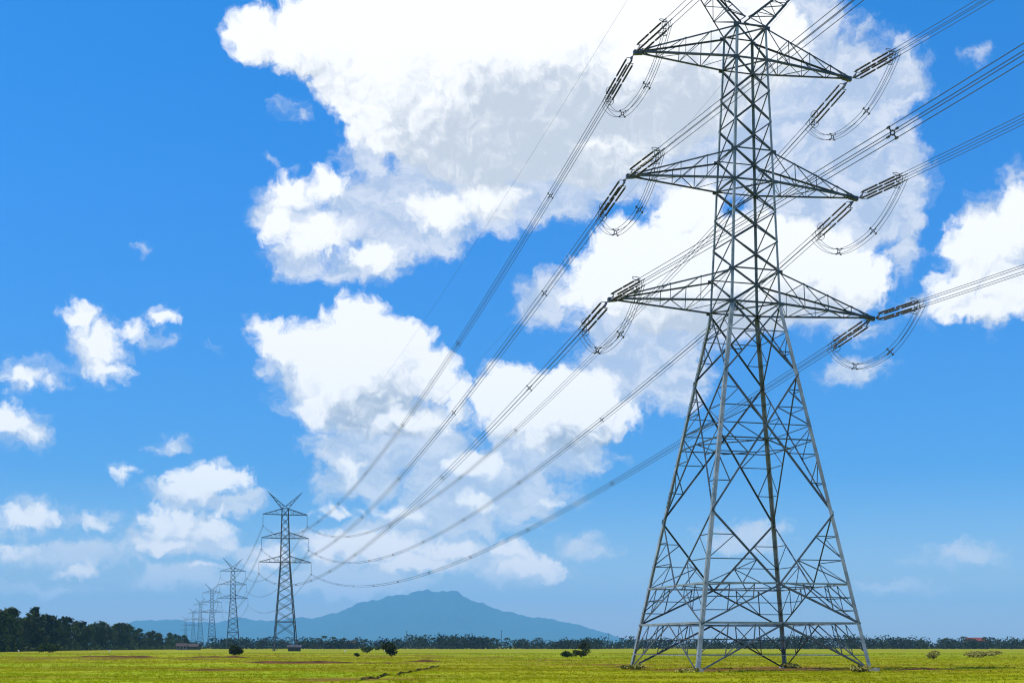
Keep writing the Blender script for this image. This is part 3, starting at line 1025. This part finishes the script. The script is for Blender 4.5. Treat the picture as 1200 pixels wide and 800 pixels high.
def leaves(centres, size, r, flat=0.6):
    """Small leaf-spray quads at the given centres."""
    mb = MB()
    n = len(centres)
    d = r.normal(size=(n, 3)); d /= np.linalg.norm(d, axis=1)[:, None]
    e = r.normal(size=(n, 3)); e -= d * (d * e).sum(1)[:, None]; e /= np.linalg.norm(e, axis=1)[:, None]
    sz = size * r.uniform(.55, 1.35, (n, 1))
    a, b = d * sz, e * sz * flat
    c = np.asarray(centres)
    mid = np.cross(d, e) * sz * .18
    q = np.stack([c - a, c - b * .9 + mid, c + a, c + b * .9 + mid], 1).reshape(-1, 3)
    mb.v = [tuple(p) for p in q.tolist()]
    mb.f = [(4 * i, 4 * i + 1, 4 * i + 2, 4 * i + 3) for i in range(n)]
    return mb


def crown_points(r, height, width, base, n, lumps=9):
    """Centres spread over ragged clumps inside a tall crown."""
    cs = []
    for i in range(lumps):
        t = (i + r.uniform(0, 1)) / lumps
        z = base + (height - base) * t
        w = width * (0.35 + 0.75 * math.sin(math.pi * min(1, t * .85 + .12))) * .5
        ang = r.uniform(0, 6.28)
        rr = w * r.uniform(.15, .85)
        cs.append((rr * math.cos(ang), rr * math.sin(ang), z, w * r.uniform(.45, .8)))
    cs.append((0, 0, height - width * .12, width * .16))
    pts = []
    for k in range(n):
        x, y, z, w = cs[int(r.integers(len(cs)))]
        v = r.normal(size=3); v /= np.linalg.norm(v)
        rad_ = w * (r.uniform(.35, 1.0) ** .6 if r.uniform() < .8 else r.uniform(1.0, 1.5))
        pts.append((x + v[0] * rad_, y + v[1] * rad_, z + v[2] * rad_ * .8))
    return pts


def tree_proto(seed, H, W, leaf_mat, n, size):
    r = np.random.default_rng(seed)
    root = empty('tree', (0, 0, 0))
    mb = MB()
    bend = r.uniform(-.5, .5, 2)
    trunk = [(bend[0] * t * t, bend[1] * t * t, H * .86 * t - .3) for t in np.linspace(0, 1, 6)]
    mb.tube(trunk, [H * .018 * (1 - .8 * t) + .03 for t in np.linspace(0, 1, 6)], 7)
    for k in range(7):
        t = r.uniform(.25, .8)
        a = r.uniform(0, 6.28)
        z = H * .86 * t
        ln = W * .42 * (1.1 - t * .5)
        mb.tube([(bend[0] * t * t, bend[1] * t * t, z), (math.cos(a) * ln * .6, math.sin(a) * ln * .6, z + ln * .35), (math.cos(a) * ln, math.sin(a) * ln, z + ln * .8)], [H * .008, H * .005, .02], 5)
    mb.build('trunk', M_BARK, root)
    leaves(crown_points(r, H, W, H * .10, n), size, r).build('crown', leaf_mat, root)
    return root


# the dark wood at the edge of the field
r = np.random.default_rng(21)
protos = [tree_proto(s, H, W, M_DARKLEAF, 1300, .5) for s, H, W in ((1, 15, 8), (2, 15, 7), (3, 15, 9), (4, 15, 6.5), (5, 15, 8.5))]
TOP = [(-30, 47), (0, 45), (12, 46), (28, 40), (45, 46), (60, 37), (75, 35), (92, 30), (115, 33), (135, 26), (150, 28), (165, 22), (178, 18), (190, 17), (205, 15), (217, 13), (232, 9)]
spots = []
for row, dscale in ((0, 1.0), (1, 1.07), (2, 1.16)):
    px = -28.0 + row * 4
    while px < 222:
        spots.append((px + r.uniform(-3, 3), dscale))
        px += {0: 9.0, 1: 11.0, 2: 13}[row] * r.uniform(.8, 1.2)
named = {}
used = [False] * len(protos)
for k, (px, ds) in enumerate(spots):
    top = np.interp(px, [a for a, _ in TOP], [b for _, b in TOP]) * r.uniform(.72, 1.02)
    d = (440 + 2.1 * max(0, px + 30) + r.uniform(-10, 10)) * ds
    H = top / 1502.5 * d + EYE
    j = int(r.integers(len(protos)))
    t = protos[j] if not used[j] else copy_tree(protos[j])
    used[j] = True
    sc = H / 15.0
    t.location = ((px - 600) / 1502.5 * d, d, -.05)
    t.scale = (sc * r.uniform(.85, 1.25) * max(1, min(1.6, 9 / H)), sc * r.uniform(.9, 1.2), sc)
    t.rotation_euler = (0, 0, r.uniform(0, 6.28))
    tag(t, 'dark ragged tree in the dense wood at the edge of the field', 'tree', 'trees of the dark wood')

# undergrowth at the foot of the wood
pts = []
for k in range(5200):
    px = r.uniform(-30, 225)
    d = (440 + 2.1 * (px + 30)) * r.uniform(.965, 1.0)
    pts.append(((px - 600) / 1502.5 * d, d, abs(r.normal()) * 1.3))
tag(leaves(pts, .6, r).build('undergrowth', M_DARKLEAF), 'low dark scrub along the foot of the wood', 'undergrowth', kind='stuff')

# the far belt of trees right across the plain, one mass
pts = []
for k in range(420):
    px = r.uniform(150, 1240)
    d = r.uniform(1050, 1420)
    top = (8.3 + 3.2 * math.sin(px * .021) * math.sin(px * .0071 + 1) + r.uniform(-3.0, 2.6)) * (1.0 if px > 250 else .7)
    H = max(3.5, top / 1502.5 * d + EYE)
    W = r.uniform(9, 16)
    X = (px - 600) / 1502.5 * d
    cn = r.normal(size=(4, 3)) * (W * .25, W * .25, H * .12)
    for q in range(95):
        c = cn[q % 4]
        v = r.normal(size=3); v /= np.linalg.norm(v)
        z = H * .6 + c[2] + v[2] * H * .38
        pts.append((X + c[0] + v[0] * W * .34, d + c[1] + v[1] * W * .34, max(.2, z)))
    for q in range(50):
        pts.append((X + r.normal() * W * .6, d + r.normal() * W * .4, abs(r.normal()) * H * .30))
tag(leaves(pts, 1.0, r).build('treeline', M_FARLEAF), 'dark belt of far trees right across the plain', 'treeline', kind='stuff')


def palm(px, d, H, label):
    root = empty('palm_tree', ((px - 600) / 1502.5 * d, d, -.05))
    tag(root, label, 'palm tree', 'palms above the far trees')
    mb = MB()
    lean = r.uniform(-.8, .8)
    mb.tube([(lean * t * t, 0, H * t) for t in np.linspace(0, 1, 6)], [.22 - .1 * t for t in np.linspace(0, 1, 6)], 6)
    mb.build('trunk', M_BARK, root)
    mb = MB()
    for k in range(15):
        a = k * 2.4 + r.uniform(-.2, .2)
        L = r.uniform(2.4, 3.3)
        rise = r.uniform(-.3, 1.1)
        e, s_ = V((math.cos(a), math.sin(a), 0)), V((-math.sin(a), math.cos(a), 0))
        verts = []
        for t in np.linspace(0, 1, 6):
            c = V((lean, 0, H)) + e * L * t + V((0, 0, rise * t * 1.6 - 1.9 * t * t))
            w = .42 * math.sin(math.pi * min(1, t * .8 + .12))
            verts += [c - s_ * w - V((0, 0, w * .5)), c, c + s_ * w - V((0, 0, w * .5))]
        mb.add(verts, [(i * 3 + m_, i * 3 + m_ + 1, i * 3 + m_ + 4, i * 3 + m_ + 3) for i in range(5) for m_ in range(2)])
    mb.build('crown', M_FARLEAF, root)


for px, d, H, lab in ((372, 900, 8.0, 'palm with drooping crown, first to the right of the second pylon'), (379, 920, 9.6, 'tallest palm in the clump right of the second pylon'),
                      (390, 930, 9.0, 'palm standing at the right end of the clump near the second pylon'), (404, 940, 7.8, 'small palm past the clump, beside a brown roof'),
                      (428, 950, 7.0, 'low palm between the brown roof and the tall dark bush'), (492, 960, 8.8, 'palm above the far trees, right of the tall dark bush'),
                      (497, 980, 8.2, 'palm leaning close beside another, right of the tall dark bush'), (508, 990, 8.9, 'palm right of the tall dark bush, last of three'),
                      (593, 1000, 8.8, 'lone palm beside the thin pole before the hills'), (1130, 930, 9.2, 'palm just left of the red roofed house'),
                      (1155, 940, 9.0, 'palm just right of the red roofed house'), (1109, 960, 8.4, 'round headed palm some way left of the red roofed house')):
    palm(px, d, H, lab)

# bushes standing out in the field
def bush(px, d, W, H, n, size, mat, label, name='bush', cat='bush'):
    rr = np.random.default_rng(int(px))
    root = empty(name, ((px - 600) / 1502.5 * d, d, 0))
    tag(root, label, cat)
    mb = MB()
    for k in range(6):
        a = k * 1.05
        mb.tube([(0, 0, -.1), (math.cos(a) * W * .14, math.sin(a) * W * .14, H * .35), (math.cos(a) * W * .25, math.sin(a) * W * .25, H * .65)], [.06, .04, .015], 5)
    mb.build('stem', M_BARK, root)
    pts = []
    cl = [(rr.normal() * W * .2, rr.normal() * W * .2, H * rr.uniform(.3, .72)) for _ in range(8)]
    for k in range(n):
        c = cl[k % 8]
        v = rr.normal(size=3); v /= np.linalg.norm(v)
        u = rr.uniform(.4, 1)
        pts.append((c[0] + v[0] * W * .25 * u, c[1] + v[1] * W * .25 * u, max(.05, c[2] + v[2] * H * .28 * u)))
    leaves(pts, size, rr).build('foliage', mat, root)


bush(275, 300, 4.2, 3.0, 1300, .24, M_BUSHLEAF, 'rounded dark green bush in front of the third pylon')
bush(459, 262, 2.9, 3.4, 1100, .22, M_DARKLEAF, 'tall dark bush standing alone below the mountain')
bush(665, 250, 3.0, 1.5, 700, .18, M_BUSHLEAF, 'low green bush, first of the pair left of the near pylon')
bush(681, 252, 3.2, 1.7, 700, .18, M_BUSHLEAF, 'low green bush closest to the left of the near pylon')
bush(684, 420, 3.0, 4.8, 500, .3, M_DARKLEAF, 'small dark upright tree-like bush behind the pair of low bushes')
bush(1094, 215, 2.6, 1.9, 600, .2, M_STRAW, 'dry tufted yellow bush near the field edge right of the near pylon')
bush(1150, 250, 6.5, 1.3, 1500, .22, M_STRAW, 'wide pale heap of dry grass in front of the red roofed house', 'grass_clump', 'dry grass')
for px, d, W, H, lab in ((741, 119, 2.0, .55, 'rank dry grass round the leftmost foot of the near pylon'), (806, 103, 1.6, .4, 'rank dry grass round the frontmost foot of the near pylon'),
                         (925, 124, 2.0, .5, 'rank dry grass round the rear foot of the near pylon'), (1012, 107, 2.0, .55, 'rank dry grass round the rightmost foot of the near pylon')):
    bush(px, d, W, H, 500, .16, M_STRAW, lab, 'grass_clump', 'dry grass')
bush(419, 262, 1.4, .9, 300, .15, M_BUSHLEAF, 'tiny dark green tussock beside the red earth bank')
bush(430, 420, 6, 2.2, 600, .3, M_BUSHLEAF, 'spreading low bush beyond the tall dark bush')
bush(58, 420, 9.0, 3.6, 1300, .35, M_BUSHLEAF, 'lighter green bush at the foot of the dark wood')

# white birds feeding in the paddies
M_FEATHER = simple('white_feathers', (0.70, 0.70, 0.68), (0.82, 0.82, 0.80), 4.0, 0.7)


def egret(px, d, face, label):
    mb = MB()
    c, s_ = math.cos(face), math.sin(face)
    R_ = lambda u, z, v=0.0: (u * c - v * s_, u * s_ + v * c, z)
    mb.tube([R_(-.34, .62), R_(-.22, .66), R_(0, .70), R_(.16, .72), R_(.24, .74)], [.02, .10, .14, .11, .05], 8)
    mb.tube([R_(.20, .74), R_(.32, .86), R_(.27, .98), R_(.33, 1.08), R_(.42, 1.08), R_(.56, 1.05)], [.05, .035, .03, .04, .035, .008], 7)
    for v in (-.05, .05):
        mb.tube([R_(0, .62, v), R_(-.03, .32, v), R_(.02, -.05, v)], [.03, .015, .015], 5)
    o = mb.build('egret', M_FEATHER, smooth=True)
    o.location = ((px - 600) / 1502.5 * d, d, 0.05)
    tag(o, label, 'bird', 'white birds in the field')


egret(128, 400, .4, 'tiny white bird in front of the dark wood, the brighter one')
egret(22, 405, 2.6, 'tiny white bird in front of the thickest part of the dark wood')
egret(404, 380, .2, 'tiny white bird between the second pylon and the tall dark bush')
egret(451, 390, 3.0, 'tiny white bird right beside the tall dark bush')

# houses and poles in the distance
M_ROOF = simple('red_tiles', (0.15, 0.018, 0.012), (0.22, 0.03, 0.02), 1.5, 0.8)
M_ROOFDARK = simple('brown_tiles', (0.022, 0.012, 0.010), (0.045, 0.020, 0.016), 1.5, 0.8)
M_WALL = simple('pale_render', (0.16, 0.11, 0.115), (0.24, 0.18, 0.19), 0.8, 0.9)
M_GREYWALL = simple('grey_boards', (0.025, 0.023, 0.03), (0.06, 0.055, 0.07), 1.2, 0.85)
M_PANE = simple('dark_pane', (0.015, 0.018, 0.022), (0.03, 0.035, 0.04), 1.0, 0.15)
M_DOOR = simple('door_boards', (0.05, 0.03, 0.02), (0.09, 0.055, 0.035), 2.0, 0.7)


def house(name, px, d, W, Dp, hw, hr, rz, wall, roof, label, cat='house', nwin=3):
    root = empty(name, ((px - 600) / 1502.5 * d, d, 0), rz)
    tag(root, label, cat)
    mb = MB()
    w, e = W / 2, Dp / 2
    mb.add([(-w, -e, 0), (w, -e, 0), (w, e, 0), (-w, e, 0), (-w, -e, hw), (w, -e, hw), (w, e, hw), (-w, e, hw), (-w, 0, hw + hr), (w, 0, hw + hr)],
           [(0, 1, 5, 4), (2, 3, 7, 6), (1, 2, 6, 9, 5), (3, 0, 4, 8, 7)])
    mb.build('wall', wall, root)
    mb = MB()
    o = .5
    k = hr / e
    for s in (-1, 1):
        mb.plate([(-w - o, s * (e + o), hw - o * k + .1), (w + o, s * (e + o), hw - o * k + .1), (w + o, s * .0, hw + hr + .1), (-w - o, s * .0, hw + hr + .1)], (0, s * hr, e), .16)
    mb.build('roof', roof, root)
    for q in range(nwin):
        x = -w + W * (q + .5) / nwin
        mb = MB()
        if q == nwin // 2:
            mb.box((x - .5, -e - .05, 0), (x + .5, -e - .004, 2.1))
            mb.build('door', M_DOOR, root)
        else:
            mb.box((x - .6, -e - .05, 1.0), (x + .6, -e - .004, 2.1))
            mb.build('window', M_PANE, root)


house('house', 1143, 1330, 18, 11, 7.8, 3.4, rad(-6), M_WALL, M_ROOF, 'house with a bright red tiled roof among the far trees')
house('house', 213, 840, 6.5, 6, 2.4, 1.7, rad(10), M_WALL, M_ROOFDARK, 'small pale house with brown roof past the end of the dark wood')
house('house', 227, 860, 7.5, 6, 2.2, 1.7, rad(-8), M_DOOR, M_ROOFDARK, 'low brown house next to the small pale one')
house('house', 411, 1120, 8.0, 6, 5.6, 1.6, rad(4), M_GREYWALL, M_ROOFDARK, 'house with dull brown roof between palms and the tall dark bush')
house('hut', 345, 570, 5.4, 3.2, 1.9, .8, rad(6), M_GREYWALL, M_GREYWALL, 'low dark field hut at the foot of the second pylon', 'hut', 3)

for px, d, H, lab in ((476.5, 1000, 14.5, 'thin bare pole left of the summit of the mountain'), (587.5, 1000, 15.0, 'thin bare pole below the right slope of the mountain'),
                      (713.5, 1000, 12.5, 'thin bare pole at the right end of the hills')):
    root = empty('utility_pole', ((px - 600) / 1502.5 * d, d, 0))
    tag(root, lab, 'pole', 'poles on the plain')
    mb = MB()
    mb.tube([(0, 0, -.2), (0, 0, H)], [.26, .17], 8)
    mb.build('shaft', M_FAR_STEEL, root)
    mb = MB()
    mb.box((-1.1, -.22, H - 1.0), (1.1, -.205 + .14, H - .85))
    mb.build('crossbar', M_FAR_STEEL, root)

# grass: nobody could count it


def grass_patch(n, y0, y1, hmin, hmax, blades, width, seed):
    rr = np.random.default_rng(seed)
    y = np.sqrt(rr.uniform(y0 * y0, y1 * y1, n))
    x = rr.uniform(-.44, .44, n) * y
    keep = np.ones(n, bool)
    for (sx, sy, a, b) in SOIL:
        keep &= ((x - sx) / a) ** 2 + ((y - sy) / b) ** 2 > rr.uniform(.35, 1.0, n)
    tone = np.sin(x * .21 + 1.3 * np.sin(y * .11)) * np.sin(y * .17 + .9 * np.sin(x * .13))
    keep &= rr.uniform(-1, 1, n) < tone * .5 + .62
    x, y = x[keep], y[keep]
    z = np.array([ground_z(a, b) for a, b in zip(x, y)])
    n = len(x)
    vs = []
    for k in range(blades):
        ang = rr.uniform(0, 6.28, n)
        h_ = rr.uniform(hmin, hmax, n)
        lean = rr.uniform(.9, 2.6, n) * h_
        bx, by = x + rr.normal(size=n) * width * 1.6, y + rr.normal(size=n) * width * 1.6
        w = width * rr.uniform(.5, 1.0, n)
        dx, dy = np.cos(ang), np.sin(ang)
        vs.append(np.stack([np.stack([bx - dy * w, by + dx * w, z - .05], 1), np.stack([bx + dy * w, by - dx * w, z - .05], 1), np.stack([bx + dx * lean, by + dy * lean, z + h_], 1)], 1))
    return np.concatenate(vs).reshape(-1, 3)


gp = np.concatenate([grass_patch(24000, 50, 125, .04, .13, 5, .07, 1), grass_patch(22000, 120, 240, .05, .16, 4, .12, 2), grass_patch(12000, 230, 420, .06, .20, 3, .2, 3)])
me = bpy.data.meshes.new('grass')
nt = len(gp) // 3
me.vertices.add(len(gp))
me.vertices.foreach_set('co', gp.astype(np.float32).ravel())
me.loops.add(nt * 3)
me.loops.foreach_set('vertex_index', np.arange(nt * 3, dtype=np.int32))
me.polygons.add(nt)
me.polygons.foreach_set('loop_start', np.arange(0, nt * 3, 3, dtype=np.int32))
me.update(calc_edges=True)
me.materials.append(M_GRASS)
grass = bpy.data.objects.new('grass', me)
col.objects.link(grass)
tag(grass, 'short yellow green grass of the open field', 'grass', kind='stuff')
